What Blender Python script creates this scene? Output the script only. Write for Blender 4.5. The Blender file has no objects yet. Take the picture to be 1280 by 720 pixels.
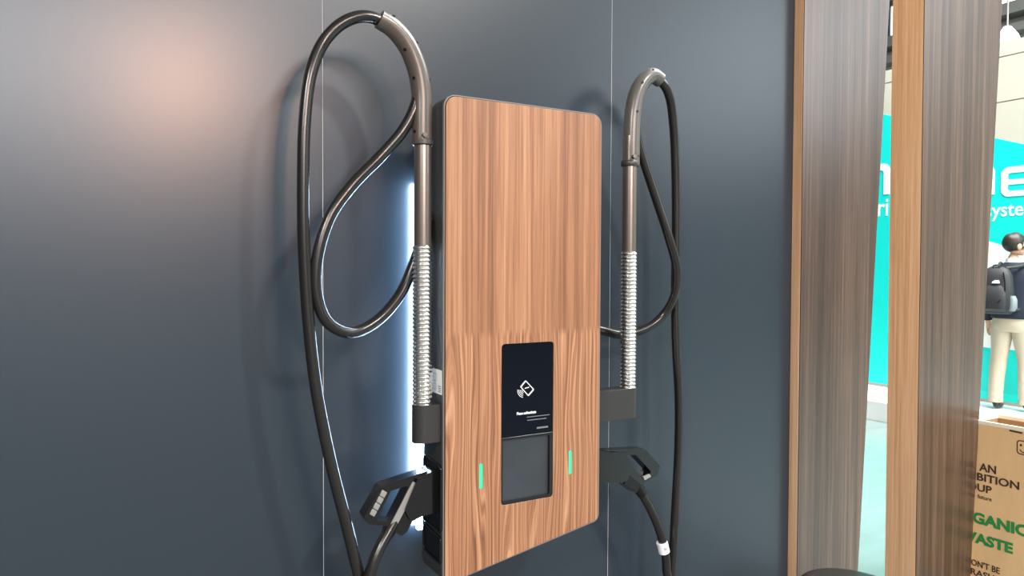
import bpy, bmesh, math, random
from mathutils import Vector, Matrix
random.seed(7)
scene = bpy.context.scene
COL = scene.collection

# ------------------------------------------------------------------ camera
CAM_H = 1.55
FPX = 924.0
YAW, PITCH, ROLL = math.radians(30.2374), math.radians(1.4986), math.radians(0.2638)
FWD = Vector((math.sin(YAW)*math.cos(PITCH), math.cos(YAW)*math.cos(PITCH), -math.sin(PITCH)))
_r = Vector((math.cos(YAW), -math.sin(YAW), 0)); _u = _r.cross(FWD)
RIGHT = math.cos(ROLL)*_r + math.sin(ROLL)*_u
UP = -math.sin(ROLL)*_r + math.cos(ROLL)*_u
cam_data = bpy.data.cameras.new('camera'); cam = bpy.data.objects.new('camera', cam_data); COL.objects.link(cam)
cam.matrix_world = Matrix(((RIGHT.x, UP.x, -FWD.x, 0), (RIGHT.y, UP.y, -FWD.y, 0), (RIGHT.z, UP.z, -FWD.z, CAM_H), (0, 0, 0, 1)))
cam_data.sensor_width = 36; cam_data.lens = FPX/1280*36; cam_data.clip_start = .02; cam_data.clip_end = 200
scene.camera = cam

# ------------------------------------------------------------------ world, lights, exposure
vs = scene.view_settings
vs.view_transform = 'Standard'; vs.look = 'None'; vs.gamma = 1; vs.use_curve_mapping = False; vs.exposure = 0.0
world = bpy.data.worlds.new('hall_ambient'); scene.world = world; world.use_nodes = True
world.node_tree.nodes['Background'].inputs[0].default_value = (.78, .86, .95, 1)
world.node_tree.nodes['Background'].inputs[1].default_value = .14

def area(name, loc, target, size, power, col=(1, 1, 1), size_y=None):
    d = bpy.data.lights.new(name, 'AREA'); d.energy = power; d.color = col; d.size = size
    if size_y: d.shape = 'RECTANGLE'; d.size_y = size_y
    o = bpy.data.objects.new(name, d); COL.objects.link(o); o.location = loc
    o.rotation_euler = (Vector(target)-Vector(loc)).to_track_quat('-Z', 'Y').to_euler()
    return o
area('stand_spotlight', (4.7, -7.0, 8.3), (.9, 2, 1.5), .55, 880, (1, .93, .84))
area('side_spotlight', (-3.6, -2.6, 4.3), (2.6, 2, 1.5), .35, 230, (1, .95, .88))
area('warm_spotlight', (.70, -2.6, 3.05), (.6, 2, 1.5), .26, 62, (1, .46, .24))
for i, yy in enumerate((-15, -19, -24, -30)):
    area('hall_row_light', (-1.5, yy, 7.2), (-1.5, yy, 0), 13, 3000, (.97, .97, 1), 2.2)
area('hall_light_east', (7.0, 1.5, 8.5), (7.2, 3, 0), 5, 2600, (.97, 1, .98), 6)
area('hall_window_daylight', (19.8, -9, 7.8), (3, -1, 2), 18, 1500, (.86, .94, 1), 5)
area('hall_light_east', (14, 2, 9.5), (14, 3, 0), 6, 2200, (.97, 1, .98), 8)

# ------------------------------------------------------------------ helpers
def ray(px, py):
    return FWD + RIGHT*((px-640)/FPX) + UP*((360-py)/FPX)
def U(px, py, Y):                       # point of the plane at depth Y (parallel to the wall)
    d = ray(px, py); t = Y/d.y
    return Vector((d.x*t, Y, CAM_H + d.z*t))
def UX(px, py, X):                      # point of the plane at distance X (parallel to the stand opposite)
    d = ray(px, py); t = X/d.x
    return Vector((X, d.y*t, CAM_H + d.z*t))

def tag(o, label=None, cat=None, group=None, kind=None):
    if label: o['label'] = label
    if cat: o['category'] = cat
    if group: o['group'] = group
    if kind: o['kind'] = kind
    return o
def empty(name, loc, label=None, cat=None, group=None, kind=None):
    o = bpy.data.objects.new(name, None); COL.objects.link(o); o.location = loc; o.empty_display_size = .05
    return tag(o, label, cat, group, kind)
def wloc(o):
    v = Vector(o.location)
    return v
def attach(o, parent):
    if parent is None: return o
    o.parent = parent
    root = parent
    while root.parent: root = root.parent
    # every mesh is written in world coordinates: only the root Empty carries a location
    if parent is root: o.matrix_parent_inverse = Matrix.Translation(-root.location)
    return o
def obj(name, me, mat, parent=None, smooth=40, bevel=0, seg=2):
    if isinstance(me, bmesh.types.BMesh):
        m = bpy.data.meshes.new(name); bmesh.ops.recalc_face_normals(me, faces=me.faces); me.to_mesh(m); me.free(); me = m
    o = bpy.data.objects.new(name, me); COL.objects.link(o)
    if mat is not None and not me.materials: me.materials.append(mat)
    if smooth:
        me.polygons.foreach_set('use_smooth', [True]*len(me.polygons))
        me.set_sharp_from_angle(angle=math.radians(smooth))
    if bevel:
        b = o.modifiers.new('bevel', 'BEVEL'); b.width = bevel; b.segments = seg; b.limit_method = 'ANGLE'; b.angle_limit = math.radians(35); b.harden_normals = False
    return attach(o, parent)
def box(bm, a, b):
    x0, y0, z0 = a; x1, y1, z1 = b
    v = [bm.verts.new(p) for p in ((x0,y0,z0),(x1,y0,z0),(x1,y1,z0),(x0,y1,z0),(x0,y0,z1),(x1,y0,z1),(x1,y1,z1),(x0,y1,z1))]
    for f in ((0,3,2,1),(4,5,6,7),(0,1,5,4),(1,2,6,5),(2,3,7,6),(3,0,4,7)): bm.faces.new([v[i] for i in f])
def boxobj(name, a, b, mat, parent=None, bevel=0, **k):
    bm = bmesh.new(); box(bm, a, b); return obj(name, bm, mat, parent, bevel=bevel, **k)
def spline(pts, n=8):
    P = [Vector(p) for p in pts]; out = []
    P = [2*P[0]-P[1]] + P + [2*P[-1]-P[-2]]
    for i in range(1, len(P)-2):
        p0, p1, p2, p3 = P[i-1:i+3]
        t0 = 0; t1 = max((p1-p0).length, 1e-6)**.5; t2 = t1+max((p2-p1).length, 1e-6)**.5; t3 = t2+max((p3-p2).length, 1e-6)**.5
        for k in range(n):
            t = t1+(t2-t1)*k/n
            A1 = (t1-t)/(t1-t0)*p0+(t-t0)/(t1-t0)*p1; A2 = (t2-t)/(t2-t1)*p1+(t-t1)/(t2-t1)*p2; A3 = (t3-t)/(t3-t2)*p2+(t-t2)/(t3-t2)*p3
            B1 = (t2-t)/(t2-t0)*A1+(t-t0)/(t2-t0)*A2; B2 = (t3-t)/(t3-t1)*A2+(t-t1)/(t3-t1)*A3
            out.append((t2-t)/(t2-t1)*B1+(t-t1)/(t2-t1)*B2)
    out.append(P[-2].copy())
    return out
def tube(bm, pts, rad, seg=20, cap=True):
    pts = [Vector(p) for p in pts]; n = len(pts)
    if not hasattr(rad, '__len__'): rad = [rad]*n
    tang = [(pts[min(i+1, n-1)]-pts[max(i-1, 0)]).normalized() for i in range(n)]
    a = Vector((0, 1, 0))
    if abs(tang[0].dot(a)) > .9: a = Vector((1, 0, 0))
    nrm = (a-tang[0]*a.dot(tang[0])).normalized(); rings = []
    for i in range(n):
        nrm = (nrm-tang[i]*nrm.dot(tang[i])).normalized(); b = tang[i].cross(nrm)
        rings.append([bm.verts.new(pts[i]+rad[i]*(math.cos(2*math.pi*k/seg)*nrm+math.sin(2*math.pi*k/seg)*b)) for k in range(seg)])
    for i in range(n-1):
        for k in range(seg): bm.faces.new((rings[i][k], rings[i][(k+1) % seg], rings[i+1][(k+1) % seg], rings[i+1][k]))
    if cap: bm.faces.new(rings[0][::-1]); bm.faces.new(rings[-1])
def tubeobj(name, pts, rad, mat, parent=None, seg=20, **k):
    bm = bmesh.new(); tube(bm, pts, rad, seg); return obj(name, bm, mat, parent, **k)
def rpoly(pts, r, n=6):                 # polygon with rounded corners (2D)
    out = []; N = len(pts)
    if not hasattr(r, '__len__'): r = [r]*N
    for i in range(N):
        p = Vector(pts[i]).to_2d(); a = (Vector(pts[i-1]).to_2d()-p); b = (Vector(pts[(i+1) % N]).to_2d()-p)
        la, lb = a.length, b.length; a.normalize(); b.normalize()
        ang = a.angle(b); d = min(r[i]/math.tan(ang/2), la*.49, lb*.49)
        if r[i] <= 0: out.append(p); continue
        rr = d*math.tan(ang/2); c = p+(a+b).normalized()*(rr/math.sin(ang/2))
        s = p+a*d-c; e = p+b*d-c; a0 = math.atan2(s.y, s.x); a1 = math.atan2(e.y, e.x); da = (a1-a0+math.pi) % (2*math.pi)-math.pi
        for k in range(n+1):
            t = a0+da*k/n; out.append(Vector((c.x+rr*math.cos(t), c.y+rr*math.sin(t))))
    return out
def area2(p): return .5*sum(p[i-1][0]*p[i][1]-p[i][0]*p[i-1][1] for i in range(len(p)))
def prism(bm, outline, holes, fn, w0, w1):
    """outline / holes in (u,v); fn(u,v,w) -> xyz; caps at w0 and w1"""
    for w, flip in ((w0, False), (w1, True)):
        es = []
        for lp in [outline]+list(holes):
            vs_ = [bm.verts.new(fn(p[0], p[1], w)) for p in lp]
            es += [bm.edges.new((vs_[i-1], vs_[i])) for i in range(len(vs_))]
        bmesh.ops.triangle_fill(bm, edges=es, use_beauty=True, use_dissolve=False)
    for lp in [outline]+list(holes):
        A = [bm.verts.new(fn(p[0], p[1], w0)) for p in lp]; B = [bm.verts.new(fn(p[0], p[1], w1)) for p in lp]
        for i in range(len(lp)): bm.faces.new((A[i-1], A[i], B[i], B[i-1]))
    bmesh.ops.remove_doubles(bm, verts=bm.verts, dist=1e-6)
XZ = lambda u, v, w: (u, w, v)          # outline in X,Z; w is Y
YZ = lambda u, v, w: (w, u, v)          # outline in Y,Z; w is X
XY = lambda u, v, w: (u, v, w)
def prismobj(name, outline, holes, fn, w0, w1, mat, parent=None, **k):
    bm = bmesh.new(); prism(bm, outline, holes, fn, w0, w1); return obj(name, bm, mat, parent, **k)
def rect(u0, u1, v0, v1): return [(u0, v0), (u1, v0), (u1, v1), (u0, v1)]
def text_mesh(s, bold=0.0):
    c = bpy.data.curves.new('lettering', 'FONT'); c.body = s; c.size = 1; c.extrude = .004; c.offset = bold; c.resolution_u = 3
    o = bpy.data.objects.new('lettering', c); COL.objects.link(o)
    bpy.context.view_layer.update()
    me = bpy.data.meshes.new_from_object(o.evaluated_get(bpy.context.evaluated_depsgraph_get()))
    bpy.data.objects.remove(o); bpy.data.curves.remove(c)
    xs = [v.co.x for v in me.vertices]; ys = [v.co.y for v in me.vertices]
    return me, min(xs), max(xs), min(ys), max(ys)
def lettering(name, s, origin, du, dv, width, height, mat, parent, bold=0.0):
    """s is stretched to width x height from origin along unit vectors du, dv (lower-left corner)"""
    me, x0, x1, y0, y1 = text_mesh(s, bold); du = Vector(du); dv = Vector(dv); nn = du.cross(dv); o = Vector(origin)
    for v in me.vertices:
        c = v.co.copy(); v.co = o+du*((c.x-x0)/(x1-x0)*width)+dv*((c.y-y0)/(y1-y0)*height)+nn*(c.z*.25)
    me.materials.clear()
    return obj(name, me, mat, parent, smooth=0)
def wall_text(name, s, X, px0, px1, py_base, cap, mat, parent, bold=0.0, off=.002):
    a = UX(px0, py_base, X-off); b = UX(px1, py_base, X-off)
    zz = (b-Vector((0, 0, CAM_H))).dot(FWD)
    return lettering(name, s, (X-off, a.y, b.z), (0, -1, 0), (0, 0, 1), a.y-b.y, cap*zz/FPX, mat, parent, bold)

# ------------------------------------------------------------------ materials
def mat(name, col, rough=.5, metal=0, spec=.5, coat=0, emit=None, es=0, bump=0, bscale=200, vary=0, vscale=(4, 4, 4), coat_r=.08, col2=None, aniso=0):
    m = bpy.data.materials.new(name); m.use_nodes = True; nt = m.node_tree; b = nt.nodes['Principled BSDF']
    b.inputs['Base Color'].default_value = (*col, 1); b.inputs['Roughness'].default_value = rough; b.inputs['Metallic'].default_value = metal
    b.inputs['Specular IOR Level'].default_value = spec; b.inputs['Coat Weight'].default_value = coat; b.inputs['Coat Roughness'].default_value = coat_r
    if emit: b.inputs['Emission Color'].default_value = (*emit, 1); b.inputs['Emission Strength'].default_value = es
    tc = nt.nodes.new('ShaderNodeTexCoord')
    if bump:
        n = nt.nodes.new('ShaderNodeTexNoise'); n.inputs['Scale'].default_value = bscale; n.inputs['Detail'].default_value = 3
        bp = nt.nodes.new('ShaderNodeBump'); bp.inputs['Strength'].default_value = bump; bp.inputs['Distance'].default_value = .002
        nt.links.new(tc.outputs['Object'], n.inputs['Vector']); nt.links.new(n.outputs[0], bp.inputs['Height']); nt.links.new(bp.outputs[0], b.inputs['Normal'])
    if vary or col2:
        mp = nt.nodes.new('ShaderNodeMapping'); mp.inputs['Scale'].default_value = vscale
        n = nt.nodes.new('ShaderNodeTexNoise'); n.inputs['Scale'].default_value = 1; n.inputs['Detail'].default_value = 5
        r = nt.nodes.new('ShaderNodeValToRGB'); c2 = col2 or tuple(max(0, c*(1-vary)) for c in col)
        r.color_ramp.elements[0].position = .35; r.color_ramp.elements[1].position = .65
        r.color_ramp.elements[0].color = (*c2, 1); r.color_ramp.elements[1].color = (*col, 1)
        nt.links.new(tc.outputs['Object'], mp.inputs[0]); nt.links.new(mp.outputs[0], n.inputs['Vector']); nt.links.new(n.outputs[0], r.inputs[0]); nt.links.new(r.outputs[0], b.inputs['Base Color'])
    return m
def wood(name, dark, mid, light, freq=1.0, rough=.4, coat=.25, split=None, bump=.15, contrast=1.0, axis='X', spec=.5):
    """vertical-grain veneer: fine pores, ribbon stripes and (below 'split') wavy cathedral figure"""
    m = bpy.data.materials.new(name); m.use_nodes = True; nt = m.node_tree; L = nt.links.new; b = nt.nodes['Principled BSDF']
    b.inputs['Roughness'].default_value = rough; b.inputs['Coat Weight'].default_value = coat; b.inputs['Coat Roughness'].default_value = .25; b.inputs['Specular IOR Level'].default_value = spec
    tc = nt.nodes.new('ShaderNodeTexCoord')
    def mapping(sc, loc=(0, 0, 0)):
        p = nt.nodes.new('ShaderNodeMapping'); p.inputs['Scale'].default_value = sc; p.inputs['Location'].default_value = loc; L(tc.outputs['Object'], p.inputs[0]); return p
    def noise(sc, detail=4, loc=(0, 0, 0), dist=0, vec=None):
        n = nt.nodes.new('ShaderNodeTexNoise'); n.inputs['Scale'].default_value = 1; n.inputs['Detail'].default_value = detail; n.inputs['Distortion'].default_value = dist
        L((vec or mapping(sc, loc)).outputs[0], n.inputs['Vector']); return n
    def math_(op, a, b_=None, v=None):
        n = nt.nodes.new('ShaderNodeMath'); n.operation = op; L(a, n.inputs[0])
        if b_ is not None: L(b_, n.inputs[1])
        if v is not None: n.inputs[1].default_value = v
        return n.outputs[0]
    f = freq
    fine = noise((420*f, 420*f, 5), 3)
    mid_ = noise((95*f, 95*f, .9), 5)
    broad = noise((17*f, 17*f, .25), 3, (3, 1, 0))
    v = math_('ADD', math_('MULTIPLY', fine.outputs[0], v=.28), math_('ADD', math_('MULTIPLY', mid_.outputs[0], v=.42), math_('MULTIPLY', broad.outputs[0], v=.42)))
    if split is not None:
        w = noise((14*f, 14*f, 1.5), 1, (0, 0, 1.7))
        wv = nt.nodes.new('ShaderNodeTexWave'); wv.wave_type = 'BANDS'; wv.bands_direction = 'X'; wv.inputs['Scale'].default_value = 17*f
        wv.inputs['Distortion'].default_value = 0; wv.inputs['Detail'].default_value = 1.5
        sx = nt.nodes.new('ShaderNodeSeparateXYZ'); L(tc.outputs['Object'], sx.inputs[0])
        xx = math_('ADD', sx.outputs[0], math_('MULTIPLY', w.outputs[0], v=.10))
        c2 = nt.nodes.new('ShaderNodeCombineXYZ'); L(math_('MULTIPLY', xx, v=210*f), c2.inputs[0]); L(sx.outputs[2], c2.inputs[2]); mid2 = noise(None, 4, vec=c2)
        cb = nt.nodes.new('ShaderNodeCombineXYZ'); L(xx, cb.inputs[0]); L(cb.outputs[0], wv.inputs['Vector'])
        mix_low = math_('ADD', math_('MULTIPLY', wv.outputs['Fac'], v=.13), math_('ADD', math_('MULTIPLY', fine.outputs[0], v=.28), math_('ADD', math_('MULTIPLY', mid2.outputs[0], v=.60), math_('MULTIPLY', broad.outputs[0], v=.13))))
        st = nt.nodes.new('ShaderNodeMapRange'); st.inputs['From Min'].default_value = split-.012; st.inputs['From Max'].default_value = split+.012
        wob = noise((40, 40, 2), 2); L(math_('ADD', sx.outputs[2], math_('MULTIPLY', wob.outputs[0], v=.02)), st.inputs[0])
        mx = nt.nodes.new('ShaderNodeMix'); L(st.outputs[0], mx.inputs[0]); L(mix_low, mx.inputs[2]); L(v, mx.inputs[3]); v = mx.outputs[0]
    r = nt.nodes.new('ShaderNodeValToRGB'); e = r.color_ramp.elements; c = .17/contrast
    e[0].position = .56-c; e[0].color = (*dark, 1); e[1].position = .56+c; e[1].color = (*light, 1); k = e.new(.56); k.color = (*mid, 1)
    L(v, r.inputs[0]); L(r.outputs[0], b.inputs['Base Color'])
    bp = nt.nodes.new('ShaderNodeBump'); bp.inputs['Strength'].default_value = bump; bp.inputs['Distance'].default_value = .001; L(mid_.outputs[0], bp.inputs['Height']); L(bp.outputs[0], b.inputs['Normal'])
    return m

M = dict(
    laminate=mat('dark_blue_grey_laminate', (.016, .025, .036), .30, spec=.6, bump=.04, bscale=35),
    joint=mat('pale_panel_edge', (.55, .55, .55), .5),
    veneer=wood('walnut_veneer', (.125, .047, .020), (.255, .116, .056), (.42, .228, .122), 1.25, .42, .2, split=CAM_H-.165, contrast=1.05),
    pillar_front=wood('grey_brown_timber', (.026, .015, .009), (.062, .037, .025), (.13, .083, .058), .95, .30, .3, bump=.35, contrast=1.2, spec=.65),
    pillar_side=wood('orange_timber', (.46, .24, .12), (.66, .40, .225), (.82, .57, .37), .8, .5, .1, bump=.3),
    body=mat('charcoal_housing', (.034, .033, .031), .40, bump=.06, bscale=600),
    rim=mat('grey_housing_edge', (.16, .16, .155), .4),
    black=mat('black_plastic', (.006, .0062, .0065), .3, spec=.3),
    gloss_black=mat('glossy_black_plastic', (.006, .0062, .0065), .18, spec=.3, coat=.25),
    glass=mat('black_display_glass', (.003, .004, .008), .05, spec=.12),
    bezel=mat('black_bezel', (.006, .006, .007), .3),
    pocket=mat('slate_pocket_plate', (.028, .036, .042), .4, vary=.2, vscale=(8, 8, 8)),
    white_ui=mat('display_white', (.3, .3, .3), .5, emit=(1, 1, 1), es=.65),
    dim_bar=mat('display_grey', (.1, .1, .11), .5, emit=(.8, .85, 1), es=.10),
    green=mat('green_status_light', (.02, .5, .22), .4, emit=(.05, .75, .33), es=.6),
    led=mat('cold_led', (.9, .95, 1), .4, emit=(.55, .76, 1), es=85),
    rubber=mat('black_cable_rubber', (.010, .0092, .0085), .25, spec=.55, coat=.0, bump=.05, bscale=300),
    guide=mat('brown_grey_moulded_guide', (.070, .056, .046), .30, spec=.6, bump=.04, bscale=400),
    guide_g=mat('grey_moulded_guide', (.085, .082, .074), .30, spec=.6, bump=.04, bscale=400),
    tube=mat('anodised_tube', (.24, .205, .18), .28, metal=.8),
    steel=mat('stainless_conduit', (.80, .78, .74), .22, metal=1),
    grey_sleeve=mat('dark_grey_bracket', (.028, .028, .028), .42, spec=.3, bump=.05, bscale=500),
    grip=mat('pale_grip_grey', (.30, .30, .28), .28, metal=.4),  # pale grey of the grip ribs and plug bars
    screw=mat('dark_screw', (.012, .012, .012), .35, metal=.5),
    sticker=mat('white_sticker', (.75, .75, .73), .5), ink=mat('black_ink', (.02, .02, .02), .6), ink_grey=mat('grey_ink', (.35, .35, .35), .6),
    floor=mat('pale_hall_floor', (.22, .295, .285), .22, vary=.12, vscale=(1.2, 5, 1)),
    ceiling=mat('hall_ceiling_grey', (.45, .44, .42), .8, vary=.3, vscale=(.8, .8, .8)),
    hallwall=mat('hall_wall_grey', (.42, .41, .38), .8, vary=.25, vscale=(.6, .6, 1.2)),
    cream=mat('cream_stand_panel', (.56, .54, .45), .5), seam=mat('grey_panel_joint', (.40, .39, .36), .6),
    teal=mat('teal_stand_graphic', (.004, .70, .64), .45), white=mat('white_stand_panel', (.88, .88, .87), .4),
    teal_hi=mat('bright_teal_stripe', (.01, .80, .72), .45),
    frame=mat('dark_window_frame', (.08, .08, .085), .5), day=mat('daylit_window_pane', (.9, .95, 1), .2, emit=(.95, 1, 1), es=2.2), beam=mat('grey_steel_beam', (.22, .22, .21), .6),
    card=mat('brown_cardboard', (.80, .54, .28), .75, bump=.15, bscale=120, vary=.12, vscale=(3, 9, 3)), cardedge=mat('cream_card_edge', (.85, .80, .62), .7),
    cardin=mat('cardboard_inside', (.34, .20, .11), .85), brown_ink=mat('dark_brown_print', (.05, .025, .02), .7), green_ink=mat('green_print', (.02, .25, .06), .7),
    lip=mat('lips', (.45, .16, .13), .5),
    skin=mat('skin', (.62, .38, .27), .5), hair=mat('dark_brown_hair', (.025, .018, .013), .45, bump=.6, bscale=160), navy=mat('navy_jacket', (.006, .011, .030), .75, bump=.2, bscale=60, vary=.4, vscale=(9, 9, 5)),
    beige=mat('beige_trousers', (.50, .43, .33), .8, bump=.35, bscale=18), shoe=mat('black_shoe', (.02, .022, .022), .45), pack=mat('charcoal_backpack_fabric', (.016, .017, .020), .6, bump=.3, bscale=240), packp=mat('grey_mesh_pocket', (.22, .25, .27), .7, bump=.4, bscale=300), patch=mat('white_print', (.85, .85, .85), .5),
    shirt=mat('white_collar', (.8, .8, .8), .7),
    stool=mat('black_stool_seat', (.010, .009, .008), .3), chrome=mat('dark_metal', (.1, .1, .1), .3, metal=1),
    lamp=mat('white_lamp_shade', (.9, .95, .93), .5, emit=(.95, 1, .98), es=1.6),
    tabw=mat('white_cable_tag', (.85, .85, .85), .5),
)

# ------------------------------------------------------------------ the setting
YW = 2.0                                # the stand wall
WX = 2.5355                             # where it ends
boxobj('floor', (-14, -24, -.05), (24, 16, 0), M['floor'], smooth=0)['kind'] = 'structure'
tag(boxobj('added_carpet', (-14, -7, .0), (3.12, 2.3, .008), mat('added_carpet_grey', (.125, .135, .14), .95, bump=.6, bscale=500), smooth=0), 'unseen grey carpet added under the charger wall to lower floor bounce', 'carpet')  # carpet added out of view to lower the light bounced from the floor
wall = empty('wall_back', (.57, YW, 0), kind='structure', label='dark blue-grey laminate wall behind the charger')
seams = [-2.37, -1.39, -.41, U(404, 360, YW).x, U(764, 200, YW).x, WX]
for i in range(len(seams)-1):
    boxobj('wall_panel', (seams[i]+.0007, YW, .008), (seams[i+1]-.0007, YW+.018, 3.8), M['laminate'], wall, bevel=.0012, seg=1)
for s in seams[1:-1]:
    boxobj('joint_strip', (s-.0006, YW+.0012, .008), (s+.0006, YW+.016, 3.8), M['joint'], wall, smooth=0)
boxobj('backing_board', (seams[0], YW+.019, .008), (WX, YW+.10, 3.8), M['body'], wall, smooth=0)

# the two tapered timber pillars beyond the end of the wall
def pillar(name, lab, px_l, px_c, px_r, Yf, back):
    """left-face back edge, front corner and right edge as (top, bottom) pixel pairs; front plane at Yf"""
    def line(pair, Y):
        a = U(pair[0], 0, Y); b = U(pair[1], 720, Y); g = (a.x-b.x)/(a.z-b.z)
        return lambda z: a.x+g*(z-a.z)
    fc, fr = line(px_c, Yf), line(px_r, Yf)
    z0, z1 = (.0085 if back < .145 else .0), 3.8
    o = empty(name, (fc(0)+.2, Yf+back/2, 0), lab, 'pillar', 'timber pillars at the end of the dark wall')
    bm = bmesh.new()
    V = [bm.verts.new(p) for p in ((fc(z0), Yf, z0), (fr(z0), Yf, z0), (fr(z1), Yf, z1), (fc(z1), Yf, z1), (fc(z0), Yf+.004, z0), (fr(z0), Yf+.004, z0), (fr(z1), Yf+.004, z1), (fc(z1), Yf+.004, z1))]
    for f in ((0,1,2,3),(7,6,5,4),(0,4,5,1),(1,5,6,2),(2,6,7,3),(3,7,4,0)): bm.faces.new([V[i] for i in f])
    obj('front_board', bm, M['pillar_front'], o, smooth=0)
    bm = bmesh.new(); e = .0015; y0, y1 = Yf+.0045, Yf+back
    V = [bm.verts.new(p) for p in ((fc(z0)-e, y0, z0), (fr(z0)-.002, y0, z0), (fr(z1)-.002, y0, z1), (fc(z1)-e, y0, z1), (fc(z0)-e, y1, z0), (fr(z0)-.002, y1, z0), (fr(z1)-.002, y1, z1), (fc(z1)-e, y1, z1))]
    for f in ((0,1,2,3),(7,6,5,4),(0,4,5,1),(1,5,6,2),(2,6,7,3),(3,7,4,0)): bm.faces.new([V[i] for i in f])
    obj('core', bm, M['pillar_side'], o, smooth=0)
    return o
pillar('timber_pillar', 'tapered wooden pillar standing against the end of the dark wall', None, (1006, 996.5), (1112, 1072), 1.955, .14)
pillar('timber_pillar', 'free-standing tapered wooden pillar between the other pillar and the cardboard bin', None, (1156, 1145), (1253, 1213), 1.955, .15)

# ------------------------------------------------------------------ the charger
PX0, PX1, PTOP = .8159, 1.3125, CAM_H+.4457
YF = 1.74                               # front plane of the veneer
bl = U(556, 731, YF); br = U(749, 648.5, YF)
OUT = [(PX0, bl.z), (PX1, br.z), (PX1, PTOP), (PX0, PTOP)]
ch = empty('ev_charger', ((PX0+PX1)/2, 1.80, bl.z), 'wall-mounted electric car charger with walnut front panel and display', 'charger')
SX0, SX1, SZ0, SZ1 = .9828, 1.1514, CAM_H-.6464, CAM_H-.2048
hole = rpoly(rect(SX0, SX1, SZ0, SZ1), .010, 5)
LX = (.9215, 1.2113); LZ0, LZ1 = CAM_H-.5905, CAM_H-.5232
slots = [rpoly(rect(x-.0052, x+.0052, LZ0-.001, LZ1+.001), .003, 3) for x in LX]
prismobj('front_panel', rpoly(OUT, [.020, .020, .030, .030], 8), [hole]+slots, XZ, YF, YF+.010, M['veneer'], ch, bevel=.0012, seg=1)
# housing: lofted outlines from the front lip to the (sloping) back
def grow(p, d):
    c = [(p[0][0]-d, p[0][1]-d), (p[1][0]+d, p[1][1]-d), (p[2][0]+d, p[2][1]+d), (p[3][0]-d, p[3][1]+d)]
    return c
def yrear(z): return 1.842+(PTOP-z)/(PTOP-bl.z)*.055
bm = bmesh.new(); rings = []
for d, yy in ((-.004, YF+.0102), (.004, YF+.0102), (.0045, YF+.013), (.0045, -0.022), (.002, -.008), (-.008, 0)):
    pts = rpoly(grow(OUT, d), [.024, .024, .034, .034], 8)
    rings.append([bm.verts.new((p.x, (yy if yy > 1 else yrear(p.y)+yy), p.y)) for p in pts])
for a, b in zip(rings, rings[1:]):
    for i in range(len(a)): bm.faces.new((a[i-1], a[i], b[i], b[i-1]))
bm.faces.new(rings[-1]); bm.faces.new(rings[0][::-1])
obj('housing', bm, M['body'], ch, smooth=35)
# pale edge of the housing around the veneer
bm = bmesh.new(); a_ = rpoly(grow(OUT, .0048), [.024, .024, .034, .034], 8); b_ = rpoly(grow(OUT, .0022), [.022, .022, .032, .032], 8)
prism(bm, a_, [b_], XZ, YF+.004, YF+.0125); obj('edge_trim', bm, M['rim'], ch, smooth=35)
# display, divider and card pocket in the opening
zd = U(659, 543.5, YF).z
scr = prismobj('display', rpoly(rect(SX0+.0015, SX1-.0015, zd, SZ1-.0015), [.002, .002, .009, .009], 4), [], XZ, YF+.0015, YF+.008, M['glass'], ch)
boxobj('divider', (SX0+.001, YF-.0005, zd-.006), (SX1-.001, YF+.009, zd-.0005), M['bezel'], ch, bevel=.0015)
pk = prismobj('card_pocket', rpoly(rect(SX0+.0005, SX1-.0005, SZ0+.0005, zd-.006), [.009, .009, .002, .002], 4), [rpoly(rect(SX0+.005, SX1-.011, SZ0+.009, zd-.0075), .004, 4)], XZ, YF+.001, YF+.010, M['bezel'], ch)
boxobj('pocket_plate', (SX0+.003, YF+.0088, SZ0+.004), (SX1-.006, YF+.0099, zd-.007), M['pocket'], pk)
# icon: card symbol with contactless arcs and a line of text
def disp(px, py): p = U(px, py, YF+.001); return (p.x, p.z)
ic = [disp(*p) for p in ((657, 475), (668, 487), (660.5, 495.5), (650, 483.5))]
bm = bmesh.new(); cx = sum(p[0] for p in ic)/4; cz = sum(p[1] for p in ic)/4
prism(bm, rpoly(ic, .003, 4), [rpoly([(cx+(p[0]-cx)*.80, cz+(p[1]-cz)*.80) for p in ic], .0022, 4)], XZ, YF+.0009, YF+.0014)
obj('card_icon', bm, M['white_ui'], scr, smooth=0)
a = disp(656, 485.5); b = disp(661.5, 484)
prismobj('card_chip_mark', [(a[0], a[1]-.0012), (b[0], b[1]-.0012), (b[0], b[1]+.0014), (a[0], a[1]+.0014)], [], XZ, YF+.0009, YF+.0014, M['white_ui'], scr, smooth=0)
c0 = disp(655.5, 489.0)
c0 = (c0[0]-.002, c0[1]+.003)
for k in range(4):
    rr = .0060+.0045*k; w = .0008; arc = []
    for t in range(11): an = math.radians(172+t*9.0); arc.append((c0[0]+(rr+w)*math.cos(an), c0[1]+(rr+w)*math.sin(an)))
    for t in range(10, -1, -1): an = math.radians(172+t*9.0); arc.append((c0[0]+(rr-w)*math.cos(an), c0[1]+(rr-w)*math.sin(an)))
    prismobj('contactless_arc', arc, [], XZ, YF+.0009, YF+.0014, M['white_ui'], scr, smooth=0)
p0 = U(646, 519, YF+.001); p1 = U(670, 515, YF+.001)
lettering('display_text', 'Please authenticate', (p0.x, YF+.001, p0.z), (1, 0, 0), (0, 0, 1), p1.x-p0.x, .0080, M['white_ui'], scr, bold=.02)
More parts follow.
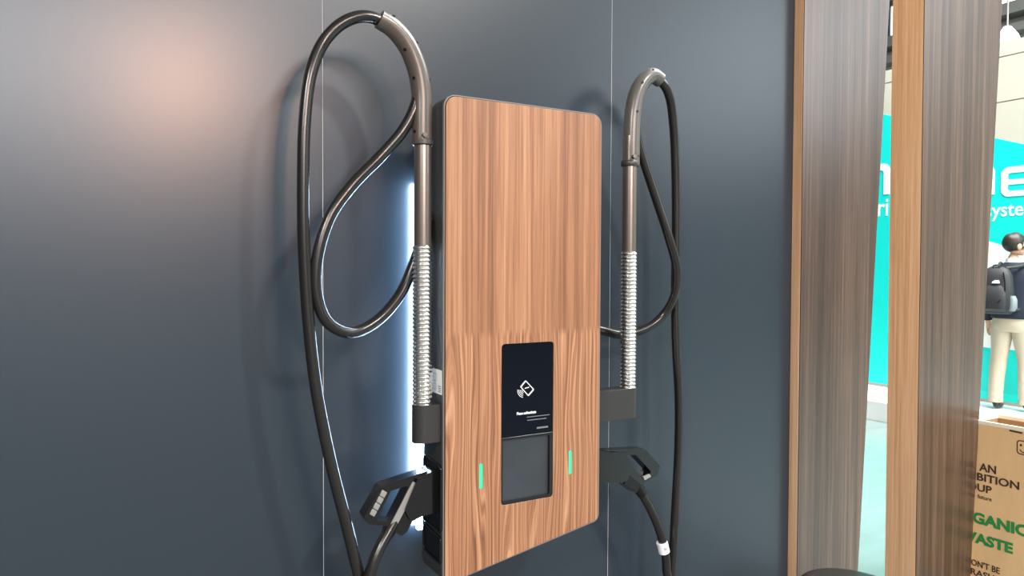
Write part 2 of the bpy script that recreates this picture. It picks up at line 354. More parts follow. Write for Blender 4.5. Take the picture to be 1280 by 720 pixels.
for (xa, xb, yc, h, mt) in ((658.5, 687, 521.5, .0010, 'dim_bar'), (659, 683, 525.5, .0011, 'dim_bar'), (671, 685, 535, .0024, 'dim_bar')):  # dim glowing bars low on the display glass
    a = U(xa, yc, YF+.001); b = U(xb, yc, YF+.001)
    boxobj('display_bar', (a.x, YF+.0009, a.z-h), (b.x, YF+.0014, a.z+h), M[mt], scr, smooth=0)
for x in LX:
    prismobj('status_light', rpoly(rect(x-.0050, x+.0050, LZ0, LZ1), .003, 3), [], XZ, YF+.0012, YF+.009, M['green'], ch)
# LED strip on the back, rating sticker and plug recesses on the side
boxobj('led_strip', (PX0+.020, 1.966, bl.z+.07), (PX0+.034, 1.986, PTOP-.20), M['led'], ch, bevel=.002)
boxobj('back_plate', (PX0+.03, 1.895, bl.z+.12), (PX1-.03, YW-.002, PTOP-.08), M['body'], ch)
XS = PX0-.0046
def side(px, py): p = UX(px, py, XS); return (p.y, p.z)
def side_frame(name, q, r, parent, w=.0045):
    q = [side(*p) for p in q]; cy = sum(p[0] for p in q)/4; cz = sum(p[1] for p in q)/4
    inn = [(p[0]+(-w if p[0] > cy else w), p[1]+(-w if p[1] > cz else w)) for p in q]
    fr = prismobj(name, rpoly(q, r, 5), [rpoly(inn, r*.8, 5)], YZ, XS-.006, XS+.002, M['gloss_black'], parent, bevel=.0015)
    prismobj('recess_floor', rpoly(inn, r*.8, 5), [], YZ, XS-.0012, XS+.002, M['black'], fr)
    return fr
side_frame('plug_recess', ((531, 566), (553.5, 583), (553, 668), (531, 650)), .016, ch)
side_frame('lower_recess', ((530.5, 652), (552.5, 672), (552.5, 707), (530.5, 686)), .012, ch)
st = prismobj('rating_sticker', [side(*p) for p in ((539.5, 459), (552.5, 463.5), (552.5, 494), (539.5, 489))], [], YZ, XS-.0008, XS, M['sticker'], ch, smooth=0)
for k, (y0, y1) in enumerate(((466, 476), (478.5, 486))):
    q = [side(*p) for p in ((541.5, y0-.7), (546.5, y0+.9), (546.5, y1+.9), (541.5, y1-.7))]
    prismobj('sticker_box', q, [[(sum(p[0] for p in q)/4+(p[0]-sum(r[0] for r in q)/4)*.82, sum(p[1] for p in q)/4+(p[1]-sum(r[1] for r in q)/4)*.86) for p in q]], YZ, XS-.0012, XS-.0006, M['ink_grey'], st, smooth=0)
for k in range(4):
    q = [side(*p) for p in ((548, 482+k*2.3), (551.5, 483.1+k*2.3), (551.5, 483.9+k*2.3), (548, 482.8+k*2.3))]
    prismobj('sticker_line', q, [], YZ, XS-.0012, XS-.0006, M['ink'], st, smooth=0)

# ------------------------------------------------------------------ cable booms
def boom(lab, side_sign, Yp, px_sleeve, px_cond, px_tube, gpts, edge_x, mats, screws, collar):
    """px_*: (px, py_low, py_high) pixel positions of the pole axis; gpts: path of the guide"""
    x = U(px_sleeve[0], px_sleeve[1], Yp).x
    zz = lambda py: U(px_sleeve[0], py, Yp).z
    b = empty('cable_boom', (x, Yp, zz(px_sleeve[1])), lab, 'cable holder', 'cable booms at the sides of the charger')
    z0, z1 = zz(px_sleeve[1]), zz(px_sleeve[2])
    rs = .0275
    arc = [(x-side_sign*0+rs*math.cos(t)*side_sign, Yp+rs*math.sin(t)*side_sign) for t in [math.radians(-90+180*k/14) for k in range(15)]]
    arc = [(edge_x, arc[0][1])]+arc+[(edge_x, arc[-1][1])]
    prismobj('mounting_bracket', arc, [], XY, z0, z1, M['grey_sleeve'], b, bevel=.0015)
    # ribbed steel conduit
    c0, c1 = zz(px_cond[1]), zz(px_cond[2]); n = px_cond[3]; pts = []; rad = []
    for i in range(n):
        for f, r in ((.0, .0232), (.22, .0255), (.45, .0270), (.62, .0266), (.84, .0240)):
            pts.append((x, Yp, c0+(c1-c0)*(i+f)/n)); rad.append(r)
    pts.append((x, Yp, c1)); rad.append(.0232)
    bm = bmesh.new(); tube(bm, pts, rad, 28); obj('flexible_conduit', bm, M['steel'], b, smooth=60)
    tubeobj('pole', [(x, Yp, zz(px_tube[1])), (x, Yp, zz(px_tube[2]))], .0225, M['tube'], b, seg=28)
    g = spline(gpts, 8); n = len(g)
    rad = [.0268-.003*(i/n)**2 for i in range(n)]; rad[0] = .0255
    bm = bmesh.new(); tube(bm, g, rad, 24)
    gd = obj('cable_guide', bm, mats, b, smooth=50)
    tubeobj('clamp_ring', [(x, Yp, zz(collar+2)), (x, Yp, zz(collar+1)), (x, Yp, zz(collar-4)), (x, Yp, zz(collar-5))], [.0262, .0282, .0282, .0262], M['body'], gd, seg=24)
    for (px, py) in screws:
        p = min(g, key=lambda q: (q-U(px, py, Yp)).length); q = U(px, py, Yp); v = q-p; v.y = 0
        if v.length > .024: v = v.normalized()*.024
        dy = -math.sqrt(max(.0265**2-v.length**2, .00001)); nrm = Vector((v.x, dy, v.z)).normalized()
        tubeobj('screw', [p+nrm*.0235, p+nrm*.0275], .0042, M['screw'], gd, seg=10)
    tubeobj('clamp_bolt', [Vector((x-.008, Yp-.024, zz(collar-9))), Vector((x-.008, Yp-.034, zz(collar-9)))], .006, M['tube'], gd, seg=12)
    return b, x

YL = 1.785
gl = [U(*p, YL) for p in ((527, 181), (527, 150), (526.5, 115), (521, 85), (508, 55), (491, 35), (474, 24))]
boomL, xL = boom('cable boom whose arch bends away towards the wide empty wall', -1, YL, (528, 552, 505), (528, 509, 307, 39), (527, 309, 150), gl, PX0-.0048, M['guide'],
    ((491, 20), (522, 53), (503, 64), (514.5, 99), (536, 101), (515.5, 165), (466, 31)), 180)
YR = 1.85
gr = [U(*p, YR) for p in ((789, 207), (789.5, 170), (791.5, 138), (797, 114), (806.5, 99), (816, 94.5), (825, 100))]
boomR, xR = boom('cable boom whose arch bends towards the timber pillars', 1, YR, (784.5, 521, 484), (785, 486, 315, 37), (787.5, 317, 170), gr, PX1+.0048, M['guide_g'],
    ((797, 105), (790, 141), (812, 88), (792, 196)), 206)

# ------------------------------------------------------------------ charging cables with their plugs
def cable(lab, paths, tail, r, plug):
    root = empty('charging_cable', (tail[0].x, tail[0].y, .25), lab, 'cable', 'charging cables of the charger')
    tubeobj('cord', spline(paths, 10), r, M['rubber'], root, seg=18)
    return root
RC = .0150
YC = 1.80
lp = [Vector((PX0-.002, 1.825, U(545, 270, 1.825).z))]
lp += [U(px, py, Y) for px, py, Y in ((527, 302, 1.845), (516, 333, 1.85), (500, 368, 1.845), (470, 402, 1.83), (438, 416, 1.815), (409, 402, 1.80), (396, 368, YC), (396.5, 325, YC), (412, 272, YC), (440, 232, YC), (475, 196, YC), (503, 164, 1.79), (519, 133, YL),
      (523, 105, YL), (517, 76, YL), (505, 52, YL), (489, 34, YL), (472, 24, YL), (452, 20.5, YL), (428, 29, 1.79), (405, 52, YC), (389, 90, YC), (381, 150, YC), (379, 230, YC), (380, 310, YC), (385.5, 400, YC), (396, 490, YC), (414, 580, 1.80), (433, 655, 1.80), (447, 712, 1.80), (470, 800, 1.80))]
zb = .33
lp += [Vector((.70, 1.80, .60)), Vector((.735, 1.80, .44)), Vector((.70, 1.795, .335)), Vector((.635, 1.785, .30)), Vector((.575, 1.78, .35)), Vector((.56, 1.775, .47)), Vector((.583, 1.775, .60))]
lp += [U(px, py, Y) for px, py, Y in ((462, 718, 1.775), (474, 686, 1.78), (488, 660, 1.79), (497, 644, 1.80))]
cabL = cable('charging cable looping over the boom and hanging beside the wide empty wall', lp, [lp[-1]], RC, None)

def plug(root, Y, poly, holes, barrel, ribs, bar, latch, t=.021, gland=None):
    pl = empty('plug', (0, 0, 0)); pl.parent = root; pl.matrix_parent_inverse = Matrix.Translation(-root.location)
    # the plug is one moulded body; sub-parts hang on it
    bpy.data.objects.remove(pl)
    o = prismobj('plug_handle', rpoly([(U(*p, Y).x, U(*p, Y).z) for p in poly], .007, 4), [rpoly([(U(*p, Y).x, U(*p, Y).z) for p in h], .005, 4) for h in holes], XZ, Y-t, Y+t, M['gloss_black'], root, bevel=.006, seg=3)
    p = [(U(*q, Y).x, U(*q, Y).z) for q in barrel]
    prismobj('plug_nose', rpoly(p, .008, 4), [], XZ, Y-t-.010, Y+t+.010, M['gloss_black'], root, bevel=.016, seg=4)
    for q in ribs:
        pp = [(U(*c, Y).x, U(*c, Y).z) for c in q]
        prismobj('grip_rib', pp, [], XZ, Y-t-.0030, Y-t+.008, M['grip'], o, bevel=.001)
    for nm, q, m_, dy in bar:
        pp = [(U(*c, Y).x, U(*c, Y).z) for c in q]
        prismobj(nm, rpoly(pp, .002, 3), [], XZ, Y-t-dy, Y-t+.004, M[m_], o, bevel=.0015)
    if gland: tubeobj('cable_gland', [U(*gland[0], Y), U(*gland[1], Y), U(*gland[2], Y)], [.0205, .0195, .0165], M['black'], root)
    return o
plug(cabL, 1.805, ((531, 586), (474, 605), (452, 643), (457, 652), (480, 655), (498, 667), (505, 662), (514, 644), (533, 637)),
     [((485, 611), (508, 604), (486, 648), (466, 648))],
     ((517, 594), (552, 578), (552, 634), (526, 640), (508, 648), (501, 634)),
     [tuple((473.5-16.5*t+o*.87, 609+31*t+o*.5) for t, o in ((k/4, .8), (k/4, 7.5), ((k+.88)/4, 7.5), ((k+.88)/4, .8))) for k in range(4)],
     [('trigger_bar', ((512, 599), (518.5, 603), (491, 655), (484, 652)), 'grip', .0035), ('side_rib', ((519, 602.5), (523, 604), (513, 624), (510, 622)), 'grip', .004)], None,
     gland=((493, 651), (488, 660), (482, 671)))

YRC = 1.865
rp = [Vector((PX1-.05, 1.925, U(722, 392, 1.925).z)), Vector((PX1-.01, 1.925, U(735, 402, 1.925).z))]
rp += [U(px, py, Y) for px, py, Y in ((752, 413, 1.92), (775, 418, 1.915), (801, 413, 1.90), (827, 396, 1.88), (843, 369, 1.85), (846, 338, 1.84), (836, 297, 1.84), (822, 254, 1.85), (809, 215, 1.855), (797, 175, 1.855),
      (795, 145, YR), (798, 120, YR), (807, 103, YR), (818, 97, YR), (829, 105, YR), (837, 122, 1.86), (842, 160, 1.875), (844.5, 220, 1.885), (845, 300, 1.89), (844, 370, 1.89), (845, 430, 1.885), (848.5, 500, 1.88), (848, 560, 1.88), (844, 640, 1.88), (839, 720, 1.88))]
e = rp[-1]
rp += [e+Vector((-.03, 0, -.16)), e+Vector((-.02, -.005, -.28)), e+Vector((.03, -.01, -.36)), e+Vector((.10, -.02, -.36)), e+Vector((.135, -.035, -.28)), e+Vector((.10, -.045, -.16)), e+Vector((.04, -.05, -.06))]
e2 = [U(px, py, 1.835) for px, py in ((835.5, 722), (832, 695), (825, 665), (813, 636), (799, 612), (790, 600))]
rp += e2
cabR = cable('charging cable with a white tag hanging beside the timber pillars', rp, [e], RC*.96, None)
plug(cabR, 1.835, ((750, 562), (801, 559.5), (820, 581), (816, 593), (802, 600), (795, 604), (790, 615), (776, 604), (764, 598), (750, 598)),
     [((777, 567), (789.5, 567), (809.5, 588.5), (797, 596))],
     ((738, 562), (766, 563), (781, 583), (777, 598), (768, 600.5), (738, 600.5)),
     [], [('latch_cover', ((779, 590), (795, 603), (790, 613), (774, 603)), 'black', .004), ('grip_lip', ((798, 594), (806, 590.5), (808, 593.5), (800, 598)), 'grip', .003)], None,
     gland=((791, 601), (797, 608.5), (803, 618)))
g0 = U(827.2, 677.5, 1.835); g1 = U(830.3, 690, 1.835)
tg = tubeobj('cable_tag', [g0, (g0+g1)/2, g1], .0185, M['tabw'], cabR, seg=20)
tg['label'] = 'white paper tag wrapped around the cord'
c = (g0+g1)/2
for k, (dx, dz, w, h) in enumerate(((-.004, .0035, .010, .0010), (.0015, 0, .0010, .0075), (-.004, -.0035, .010, .0010), (-.009, 0, .0010, .0075), (-.003, 0, .004, .001))):
    boxobj('tag_print', (c.x+dx-w/2, c.y-.0193, c.z+dz-h/2), (c.x+dx+w/2, c.y-.0180, c.z+dz+h/2), M['ink'], tg, smooth=0)

# ------------------------------------------------------------------ black stool by the pillar
sp = U(1044, 716.5, 1.62); hs = sp.z+.046; sp = U(1064, 740, 1.46)
so = empty('round_stool', (sp.x, 1.62, 0), 'black round stool in front of the timber pillar', 'stool')
def disc(name, cx, cy, prof, m_, parent, seg=40):
    tubeobj(name, [(cx, cy, z) for r, z in prof], [r for r, z in prof], m_, parent, seg=seg)
disc('seat', sp.x, 1.62-.16, [(.140, hs-.06), (.158, hs-.052), (.160, hs-.014), (.150, hs-.004), (.13, hs)], M['stool'], so)
disc('stem', sp.x, 1.62-.16, [(.03, .02), (.028, hs-.06)], M['chrome'], so, 24)
disc('base', sp.x, 1.62-.16, [(.17, .0085), (.17, .014), (.05, .026), (.03, .034)], M['chrome'], so)

# ------------------------------------------------------------------ the stand opposite
XT = 8.05
PLAT = .20
ws = empty('wall_right', (XT, 3.5, 0), kind='structure', label='cream exhibition stand wall with teal graphic')
ZT = 3.86; zs = [0, 3.255, 3.71, ZT]
for a, b in zip(zs, zs[1:]):
    boxobj('stand_panel', (XT, .2, a+.006), (XT+.08, 9.5, b-.006), M['cream'], ws, smooth=0)
boxobj('panel_backing', (XT+.015, .2, 0), (XT+.078, 9.5, ZT-.01), M['seam'], ws, smooth=0)
def on_wall(px, py): p = UX(px, py, XT); return (p.y, p.z)
tl = on_wall(1100, 142); tr = on_wall(1285, 181.5); gsl = (tr[1]-tl[1])/(tr[0]-tl[0])
yl, yr = 8.4, 1.2
gp = tag(prismobj('teal_graphic', [(yl, PLAT+.03), (yr, PLAT+.03), (yr, tl[1]+gsl*(yr-tl[0])), (yl, tl[1]+gsl*(yl-tl[0]))], [], YZ, XT-.004, XT+.001, M['teal'], ws, smooth=0))
a = on_wall(1232, 438); b = on_wall(1285, 303)
wp = [on_wall(*p) for p in ((1206, 301), (1232, 300.5), (1262, 309), (1400, 338), (1400, 455), (1262, 437), (1238, 435), (1206, 430))]
prismobj('white_graphic_patch', wp, [], YZ, XT-.007, XT-.003, M['white'], ws, smooth=0)
boxobj('bright_stripe', (XT-.006, yr, PLAT+.03), (XT-.003, yl, PLAT+.11), M['teal_hi'], ws, smooth=0)
# wide rounded letters
def glyph(name, px0, px1, py0, py1, kind):
    a = on_wall(px0, py1); b = on_wall(px1, py1); zz = (UX(px1, py1, XT)-Vector((0, 0, CAM_H))).dot(FWD)
    h = (py1-py0)*zz/FPX; w = a[0]-b[0]; s = h*.21; o = (a[0], b[1])
    T = lambda u, v: (o[0]-u, o[1]+v)
    if kind == 'n':
        oc = rpoly([(0, 0), (s, 0), (s, h-s), (w-s, h-s), (w-s, 0), (w, 0), (w, h), (0, h)], [0, 0, .0, s*.5, 0, 0, s*1.2, 0], 5); hs_ = []
    else:
        oc = rpoly([(0, 0), (w, 0), (w, s*.9), (s, s*.9), (s, h*.40), (w, h*.40), (w, h), (0, h)], [s*1.2, 0, 0, s*.4, 0, 0, s*1.2, s*1.2], 5); hs_ = [rpoly(rect(s, w-s, h*.40+s*.8, h-s), s*.35, 4)]
    prismobj(name, [T(*p) for p in oc], [[T(*p) for p in q] for q in hs_], YZ, XT-.010, XT-.003, M['white'], ws, smooth=0)
glyph('letter_n', 1078, 1112.5, 203.5, 242.5, 'n')
glyph('letter_n', 1203, 1243.5, 206, 243, 'n')
glyph('letter_e', 1251.5, 1298, 205, 243, 'e')
wall_text('small_lettering', 'bri', XT, 1085, 1110, 270, 23, M['white'], ws, .012, .006)
wall_text('small_lettering', 'system', XT, 1231.5, 1298, 274, 21, M['white'], ws, .012, .006)
boxobj('stand_platform', (7.06, .2, 0), (XT-.012, 9.5, PLAT), M['white'], None, bevel=.004)
tag(bpy.data.objects['stand_platform'], 'low white platform under the teal stand', 'platform')

# hall behind
tag(boxobj('ceiling', (-14, -24, 12), (24, 16, 12.1), M['ceiling'], smooth=0), kind='structure')
XH = 20.0
wh = tag(boxobj('wall_hall', (XH, -20, 0), (XH+.2, 16, 12), M['hallwall'], smooth=0), 'far grey wall of the exhibition hall', kind='structure')
def hall_pt(px, py): p = UX(px, py, XH-.1); return (p.y, p.z)
def hall_window(n, q):
    w = empty('window_%d' % n, (XH-.1, 0, 8), kind='structure', label='dark-framed daylit window high in the hall')
    pts = [hall_pt(*p) for p in q]; y1 = pts[0][0]; y0 = pts[1][0]; z1 = pts[0][1]; z0 = pts[1][1]
    prismobj('window_frame', rect(y0, y1, z0, z1), [rect(y0+.14, y1-.14, z0+.16, z1-.16)], YZ, XH-.12, XH-.001, M['frame'], w, smooth=0)
    boxobj('window_pane', (XH-.06, y0+.14, z0+.16), (XH-.04, y1-.14, z1-.16), M['day'], w, smooth=0)
hall_window(1, ((1107.5, 3), (1150, 50)))
hall_window(2, ((1235, -45), (1320, 5)))
p = UX(1262, 12, XH-.4)
tag(boxobj('trim_1', (XH-.5, -6, p.z-.12), (XH-.001, 14, p.z+.16), M['beam'], smooth=0), kind='structure')
p = UX(1114, 73, XH-.4)
tag(boxobj('trim_2', (XH-.4, -6, p.z-.10), (XH-.001, 14, p.z+.10), M['beam'], smooth=0), kind='structure')
lpn = UX(1259, 47, 12)
hl = empty('high_bay_lamp', (lpn.x, lpn.y, lpn.z-.2), 'white high-bay lamp hanging above the cream stand wall', 'lamp')
disc('lamp_shade', lpn.x, lpn.y, [(.17, lpn.z-.10), (.18, lpn.z-.07), (.14, lpn.z+.03), (.05, lpn.z+.16)], M['lamp'], hl)
disc('lamp_rod', lpn.x, lpn.y, [(.012, lpn.z+.15), (.012, 12)], M['beam'], hl, 10)

# ------------------------------------------------------------------ cardboard bin
XB = 3.78
zb_ = UX(1225, 527, XB).z
yb0 = UX(1222, 600, XB).y+.04; yb1 = yb0-.47
bn = empty('cardboard_bin', (XB+.15, (yb0+yb1)/2, 0), 'open brown cardboard waste bin with green lettering', 'bin')
bm = bmesh.new(); t = .006; dpt = .25
prism(bm, rect(XB, XB+dpt, yb1, yb0), [rect(XB+t, XB+dpt-t, yb1+t, yb0-t)], XY, 0, zb_-.012)
obj('box_wall', bm, M['card'], bn, smooth=0)
bm = bmesh.new(); prism(bm, rect(XB-.002, XB+dpt+.002, yb1-.002, yb0+.002), [rect(XB+.010, XB+dpt-.010, yb1+.010, yb0-.010)], XY, zb_-.0118, zb_+.006); obj('top_rim', bm, M['cardedge'], bn, smooth=0)
boxobj('inner_base', (XB+t+.001, yb1+t+.001, zb_-.20), (XB+dpt-t-.001, yb0-t-.001, zb_-.19), M['cardin'], bn, smooth=0)
bm = bmesh.new(); prism(bm, rect(XB+t+.0005, XB+dpt-t-.0005, yb1+t+.0005, yb0-t-.0005), [rect(XB+t+.003, XB+dpt-t-.003, yb1+t+.003, yb0-t-.003)], XY, zb_-.19, zb_-.013); obj('inner_liner', bm, M['cardin'], bn, smooth=0)
def bpt(px, py): p = UX(px, py, XB); return (p.y, p.z)
prismobj('hand_slot', [bpt(*p) for p in ((1262, 537), (1278, 540.5), (1278, 542.5), (1262, 539))], [], YZ, XB-.0015, XB+.002, M['ink'], bn, smooth=0)
fc = [bpt(*p) for p in ((1271, 549.5), (1289, 552.5), (1289, 571), (1271, 567))]; cy = sum(p[0] for p in fc)/4; cz = sum(p[1] for p in fc)/4
prismobj('face_outline', rpoly(fc, .014, 4), [rpoly([(cy+(p[0]-cy)*.86, cz+(p[1]-cz)*.86) for p in fc], .011, 4)], YZ, XB-.0012, XB+.002, M['brown_ink'], bn, smooth=0)
for px, py in ((1276.3, 556.5), (1283.5, 558)):
    c = bpt(px, py); prismobj('face_eye', [(c[0]+.0055*math.cos(k*.785), c[1]+.0055*math.sin(k*.785)) for k in range(8)], [], YZ, XB-.0012, XB+.002, M['brown_ink'], bn, smooth=0)
sm = []
for t in range(9): an = math.radians(200+t*17.5); sm.append((cy-.020*math.cos(an), cz-.004+.020*math.sin(an)))
for t in range(8, -1, -1): an = math.radians(200+t*17.5); sm.append((cy-.015*math.cos(an), cz-.004+.015*math.sin(an)))
prismobj('face_smile', sm, [], YZ, XB-.0012, XB+.002, M['brown_ink'], bn, smooth=0)
def bin_text(s, px0, px1, yl, yr, cap, m_, bold):
    """text along the bin front: baseline pixel at its right end is yr"""
    wall_text('bin_lettering', s, XB, px0, px1, yr, cap, M[m_], bn, bold, .0012)
bin_text('AN', 1224, 1245, 592, 593, 10.3, 'brown_ink', .018)
bin_text('EXHIBITION', 1187, 1274, 600, 612.7, 10.2, 'brown_ink', .018)
bin_text('GROUP', 1190, 1239.5, 614, 618, 9.7, 'brown_ink', .018)
bin_text('future', 1222, 1239.5, 624, 627, 5.2, 'brown_ink', 0)
bin_text('ORGANIC', 1186, 1285, 660, 672.5, 15, 'green_ink', .045)
bin_text('WASTE', 1198, 1266, 688, 693, 14, 'green_ink', .045)
bin_text("DON'T BE", 1207, 1249.5, 711, 717.8, 8.2, 'brown_ink', .012)
bin_text('TRASH', 1205, 1243, 720, 727.5, 8.2, 'brown_ink', .012)

# ------------------------------------------------------------------ the visitor
def skin_mesh(name, verts, edges, sub=2):
    me = bpy.data.meshes.new(name); me.from_pydata([v[:3] for v in verts], edges, [])
    o = bpy.data.objects.new(name, me); COL.objects.link(o)
    m1 = o.modifiers.new('skin', 'SKIN'); m1.use_smooth_shade = True; m1.branch_smoothing = .6
    for i, v in enumerate(verts):
        r = v[3]; me.skin_vertices[0].data[i].radius = r if isinstance(r, tuple) else (r, r)
        me.skin_vertices[0].data[i].use_root = (i == 0)
    m2 = o.modifiers.new('sub', 'SUBSURF'); m2.levels = sub; m2.render_levels = sub
    bpy.context.view_layer.update()
    out = bpy.data.meshes.new_from_object(o.evaluated_get(bpy.context.evaluated_depsgraph_get()))
    bpy.data.objects.remove(o); bpy.data.meshes.remove(me); out.name = name
    return out
pd = ray(1263, 513)*((PLAT-CAM_H)/ray(1263, 513).z); PB = Vector((pd.x, pd.y, PLAT)); HEAD = math.radians(80)
PM = Matrix.Translation(PB) @ Matrix.Rotation(-HEAD, 4, 'Z') @ Matrix.Scale(.955, 4)
person = empty('person', PB, 'person in navy jacket and beige trousers standing with back turned on the white platform', 'person')
def pobj(name, me, m_, parent=None, sm=60):
    me.transform(PM); return obj(name, me, M[m_], parent or person, smooth=sm)
body = [(0, 0, .95, .13), (0, -.01, 1.12, .13), (0, -.015, 1.32, .15), (0, -.01, 1.45, .09), (0, .0, 1.52, .055), (0, .015, 1.575, .058), (.012, .03, 1.625, .098), (.014, .03, 1.685, .110), (.012, .025, 1.735, .085),
        (-.17, -.01, 1.395, .05), (-.225, -.01, 1.15, .034), (-.235, .06, .90, .028), (.17, -.01, 1.395, .05), (.225, -.01, 1.15, .034), (.235, .06, .90, .028),
        (-.10, 0, .88, .085), (-.115, .01, .50, .055), (-.12, -.02, .09, .036), (-.125, .12, .035, .034),
        (.10, 0, .88, .085), (.125, .03, .50, .055), (.14, .0, .09, .036), (.155, .14, .035, .034)]
ed = [(0,1),(1,2),(2,3),(3,4),(4,5),(5,6),(6,7),(7,8),(3,9),(9,10),(10,11),(3,12),(12,13),(13,14),(0,15),(15,16),(16,17),(17,18),(0,19),(19,20),(20,21),(21,22)]
# hands: palm plus four fingers and a thumb
for wi, sx in ((11, -1), (14, 1)):
    w = body[wi]; base = len(body)
    body.append((w[0], w[1]+.02, w[2]-.065, .028)); ed.append((wi, base)); bx_, by_, bz_ = body[base][:3]
    for k in range(4):
        f0 = len(body); ln = (.040, .046, .043, .034)[k]
        body.append((bx_, by_+.032-.020*k, bz_-.050, .0090)); body.append((bx_-sx*.012, by_+.034-.020*k, bz_-.050-ln, .0080)); ed += [(base, f0), (f0, f0+1)]
    f0 = len(body); body.append((bx_-sx*.012, by_+.042, bz_-.005, .0105)); body.append((bx_-sx*.018, by_+.055, bz_-.045, .0090)); ed += [(base, f0), (f0, f0+1)]
# nose, chin and ears turned towards the visitor's right
hd = math.radians(55); fx, fy = math.sin(hd), math.cos(hd); sxx, syy = math.cos(hd), -math.sin(hd)
hc = (.014, .03)
n0 = len(body)
body += [(hc[0]+fx*.095, hc[1]+fy*.095, 1.660, .024), (hc[0]+fx*.070, hc[1]+fy*.070, 1.600, .046)]
ed += [(7, n0), (6, n0+1)]
pbody = pobj('body', skin_mesh('body', body, ed), 'skin')
def ell(bm, c, r, rot=0, seg=20, rings=12, zmin=-2):
    m = Matrix.Translation(c) @ Matrix.Rotation(rot, 4, 'Z') @ Matrix.Diagonal((*r, 1))
    bmesh.ops.create_uvsphere(bm, u_segments=seg, v_segments=rings, radius=1, matrix=m)
for s in (1, -1):
    bm = bmesh.new(); ell(bm, (hc[0]+sxx*s*.087-fx*.005, hc[1]+syy*s*.087-fy*.005, 1.655), (.012, .022, .034), -hd)
    me = bpy.data.meshes.new('ear'); bm.to_mesh(me); bm.free(); pobj('ear', me, 'skin')
for s in (1, -1):
    bm = bmesh.new(); ell(bm, (hc[0]+sxx*s*.034+fx*.062, hc[1]+syy*s*.030+fy*.062, 1.685), (.013, .010, .007), -hd, 12, 8)
    me = bpy.data.meshes.new('eye'); bm.to_mesh(me); bm.free(); pobj('eye', me, 'hair')
    bm = bmesh.new(); ell(bm, (hc[0]+sxx*s*.034+fx*.066, hc[1]+syy*s*.030+fy*.066, 1.703), (.018, .008, .0045), -hd, 12, 8)
    me = bpy.data.meshes.new('eyebrow'); bm.to_mesh(me); bm.free(); pobj('eyebrow', me, 'hair')
bm = bmesh.new(); ell(bm, (hc[0]+fx*.072, hc[1]+fy*.072, 1.622), (.018, .010, .006), -hd, 12, 8)
me = bpy.data.meshes.new('mouth'); bm.to_mesh(me); bm.free(); pobj('mouth', me, 'lip')
bm = bmesh.new(); ell(bm, (hc[0]-fx*.020, hc[1]-fy*.020, 1.698), (.094, .110, .100), -hd, 28, 18)
for v in list(bm.verts):                 # cut the face free and taper to the nape
    l = (v.co.x-hc[0])*fx+(v.co.y-hc[1])*fy
    if l > .03 and v.co.z < 1.715: v.co.x -= fx*(l-.03)*.9; v.co.y -= fy*(l-.03)*.9
    if v.co.z > 1.73: v.co.z += .004*math.sin(v.co.x*60+v.co.y*40)+.004
me = bpy.data.meshes.new('hair'); bm.to_mesh(me); bm.free(); pobj('hair', me, 'hair')
def loft(sections, n=24, p=2.6):
    bm = bmesh.new(); rg = []
    for (cx, cy, cz, rx, ry) in sections:
        ring = []
        for k in range(n):
            t = 2*math.pi*k/n; c, s = math.cos(t), math.sin(t)
            ring.append(bm.verts.new((cx+rx*math.copysign(abs(c)**(2/p), c), cy+ry*math.copysign(abs(s)**(2/p), s), cz)))
        rg.append(ring)
    for a, b in zip(rg, rg[1:]):
        for k in range(n): bm.faces.new((a[k-1], a[k], b[k], b[k-1]))
    bm.faces.new(rg[0][::-1]); bm.faces.new(rg[-1]); return bm
bm = loft([(0, 0, .935, .182, .132), (0, 0, .945, .190, .138), (0, 0, 1.06, .178, .130), (0, -.005, 1.20, .186, .132), (0, -.01, 1.34, .205, .132), (0, -.01, 1.41, .200, .118), (0, -.008, 1.455, .150, .098), (0, -.005, 1.485, .095, .080), (0, -.002, 1.50, .076, .070)], 32, 2.3)
for sx in (-1, 1):
    tube(bm, spline([(sx*.11, -.01, 1.420), (sx*.178, -.010, 1.395), (sx*.212, -.012, 1.31), (sx*.226, -.01, 1.15), (sx*.232, .02, 1.02), (sx*.235, .055, .915)], 5), [.050+.003*min(i, 5) if i < 12 else .065-.0013*(i-11) for i in range(26)], 18)
me = bpy.data.meshes.new('jacket'); bmesh.ops.recalc_face_normals(bm, faces=bm.faces); bm.to_mesh(me); bm.free(); pobj('jacket', me, 'navy')
bm = bmesh.new(); tube(bm, [(0, -.002, 1.49), (0, .004, 1.535)], [.072, .066], 20, cap=False); me = bpy.data.meshes.new('collar'); bm.to_mesh(me); bm.free(); pobj('shirt_collar', me, 'shirt')
bm = loft([(0, 0, .80, .150, .110), (0, 0, .84, .172, .125), (0, 0, .90, .174, .126), (0, 0, .97, .165, .115)], 28, 2.3)
for sx, dy in ((-1, .0), (1, .02)):
    tube(bm, spline([(sx*.085, 0, .90), (sx*.092, .004, .78), (sx*.104, .008+dy, .62), (sx*.118, .012+dy, .50), (sx*.124, -.004+dy, .36), (sx*.128, -.012+dy, .22), (sx*.131, -.010+dy, .13), (sx*.131, -.008+dy, .075)], 5),
         [.098, .098, .098, .098, .097, .096, .093, .090, .087, .084, .081, .079, .077, .075, .074, .075, .074, .073, .072, .071, .071, .070, .068, .067, .067, .068, .066, .064, .066, .067, .064, .063, .066, .068, .068, .066], 20)
me = bpy.data.meshes.new('trousers'); bmesh.ops.recalc_face_normals(bm, faces=bm.faces); bm.to_mesh(me); bm.free(); pobj('trousers', me, 'beige')
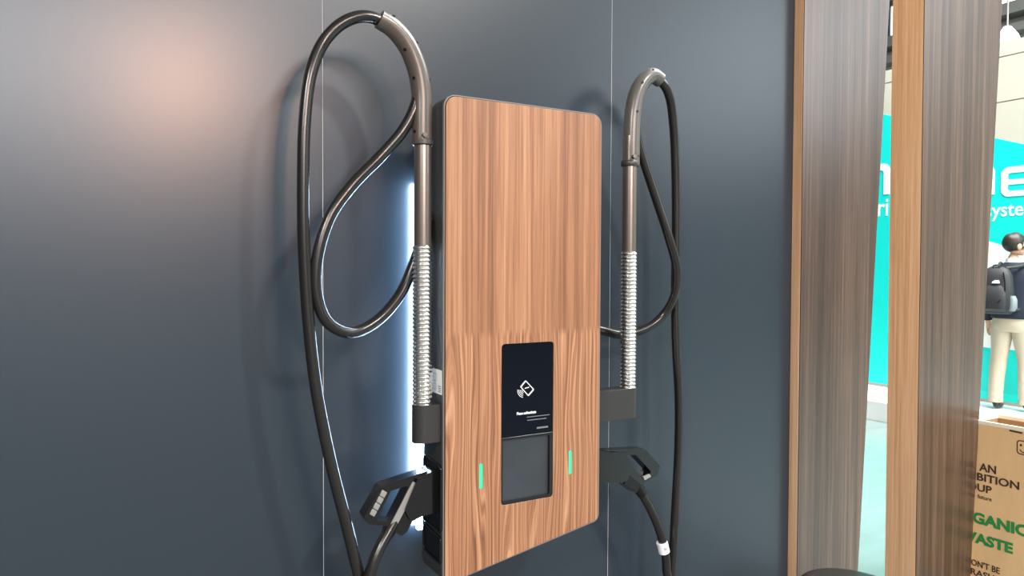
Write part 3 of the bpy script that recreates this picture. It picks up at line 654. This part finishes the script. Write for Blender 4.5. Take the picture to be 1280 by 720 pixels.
for sx_, y_ in ((-.12, -.02), (.142, 0.0)):
    me = skin_mesh('shoe', [(sx_, y_-.05, .045, .042), (sx_, y_+.03, .045, .045), (sx_*1.08, y_+.13, .036, .040), (sx_*1.15, y_+.20, .030, .030), (sx_, y_-.01, .10, .045)], [(0,1),(1,2),(2,3),(1,4)], 2)
    for v in me.vertices: v.co.z = max(v.co.z, .001)
    pobj('shoe', me, 'shoe')
# backpack worn on the visitor's back
bp = empty('backpack', PM @ Vector((-.06, -.22, 1.02)), 'dark grey backpack worn by the person on the platform', 'backpack')
def bobj(name, bm, m_, parent=None, **k):
    me = bpy.data.meshes.new(name); bmesh.ops.recalc_face_normals(bm, faces=bm.faces); bm.to_mesh(me); bm.free(); me.transform(PM); return obj(name, me, M[m_], parent or bp, **k)
ox = -.07
bobj('main_compartment', loft([(ox, -.235, .985, .11, .04), (ox, -.25, 1.0, .145, .072), (ox, -.265, 1.08, .155, .09), (ox, -.265, 1.22, .15, .085), (ox, -.255, 1.36, .135, .07), (ox, -.245, 1.43, .10, .05), (ox, -.24, 1.455, .05, .025)]), 'pack')
bobj('front_pocket', loft([(ox, -.33, 1.01, .09, .03), (ox, -.345, 1.04, .115, .045), (ox, -.35, 1.12, .118, .045), (ox, -.34, 1.22, .11, .035), (ox, -.325, 1.27, .07, .02)]), 'pack')
bobj('side_pocket', loft([(ox+.135, -.27, 1.02, .025, .045), (ox+.150, -.27, 1.05, .03, .055), (ox+.150, -.27, 1.13, .028, .055), (ox+.142, -.27, 1.17, .02, .05)]), 'packp')
bm = bmesh.new(); tube(bm, spline([(ox-.03, -.275, 1.44), (ox-.02, -.28, 1.468), (ox+.02, -.28, 1.468), (ox+.03, -.275, 1.44)], 6), .006, 10); bobj('carry_handle', bm, 'pack')
for s in (-1, 1):
    bm = bmesh.new(); tube(bm, spline([(ox+s*.06, -.19, 1.44), (s*.10, -.115, 1.462), (s*.11, -.01, 1.492), (s*.125, .115, 1.42), (s*.14, .150, 1.25), (s*.17, .05, 1.08), (ox+s*.12, -.17, 1.02)], 6), .016, 10); bobj('shoulder_strap', bm, 'pack')
for s in (-1, 1):
    bm = bmesh.new(); tube(bm, spline([(ox+s*.075, -.325, 1.40), (ox+s*.10, -.352, 1.28), (ox+s*.095, -.36, 1.18), (ox+s*.055, -.398, 1.10)], 6), .006, 8); bobj('compression_cord', bm, 'gloss_black')
bobj('white_mark', loft([(ox+.015, -.342, 1.292, .034, .012), (ox+.018, -.339, 1.308, .030, .012), (ox+.024, -.333, 1.322, .016, .010)]), 'patch')
bm = bmesh.new(); tube(bm, [(ox-.13, -.27, 1.0), (ox-.135, -.27, .90)], .010, 8); bobj('loose_strap', bm, 'gloss_black')
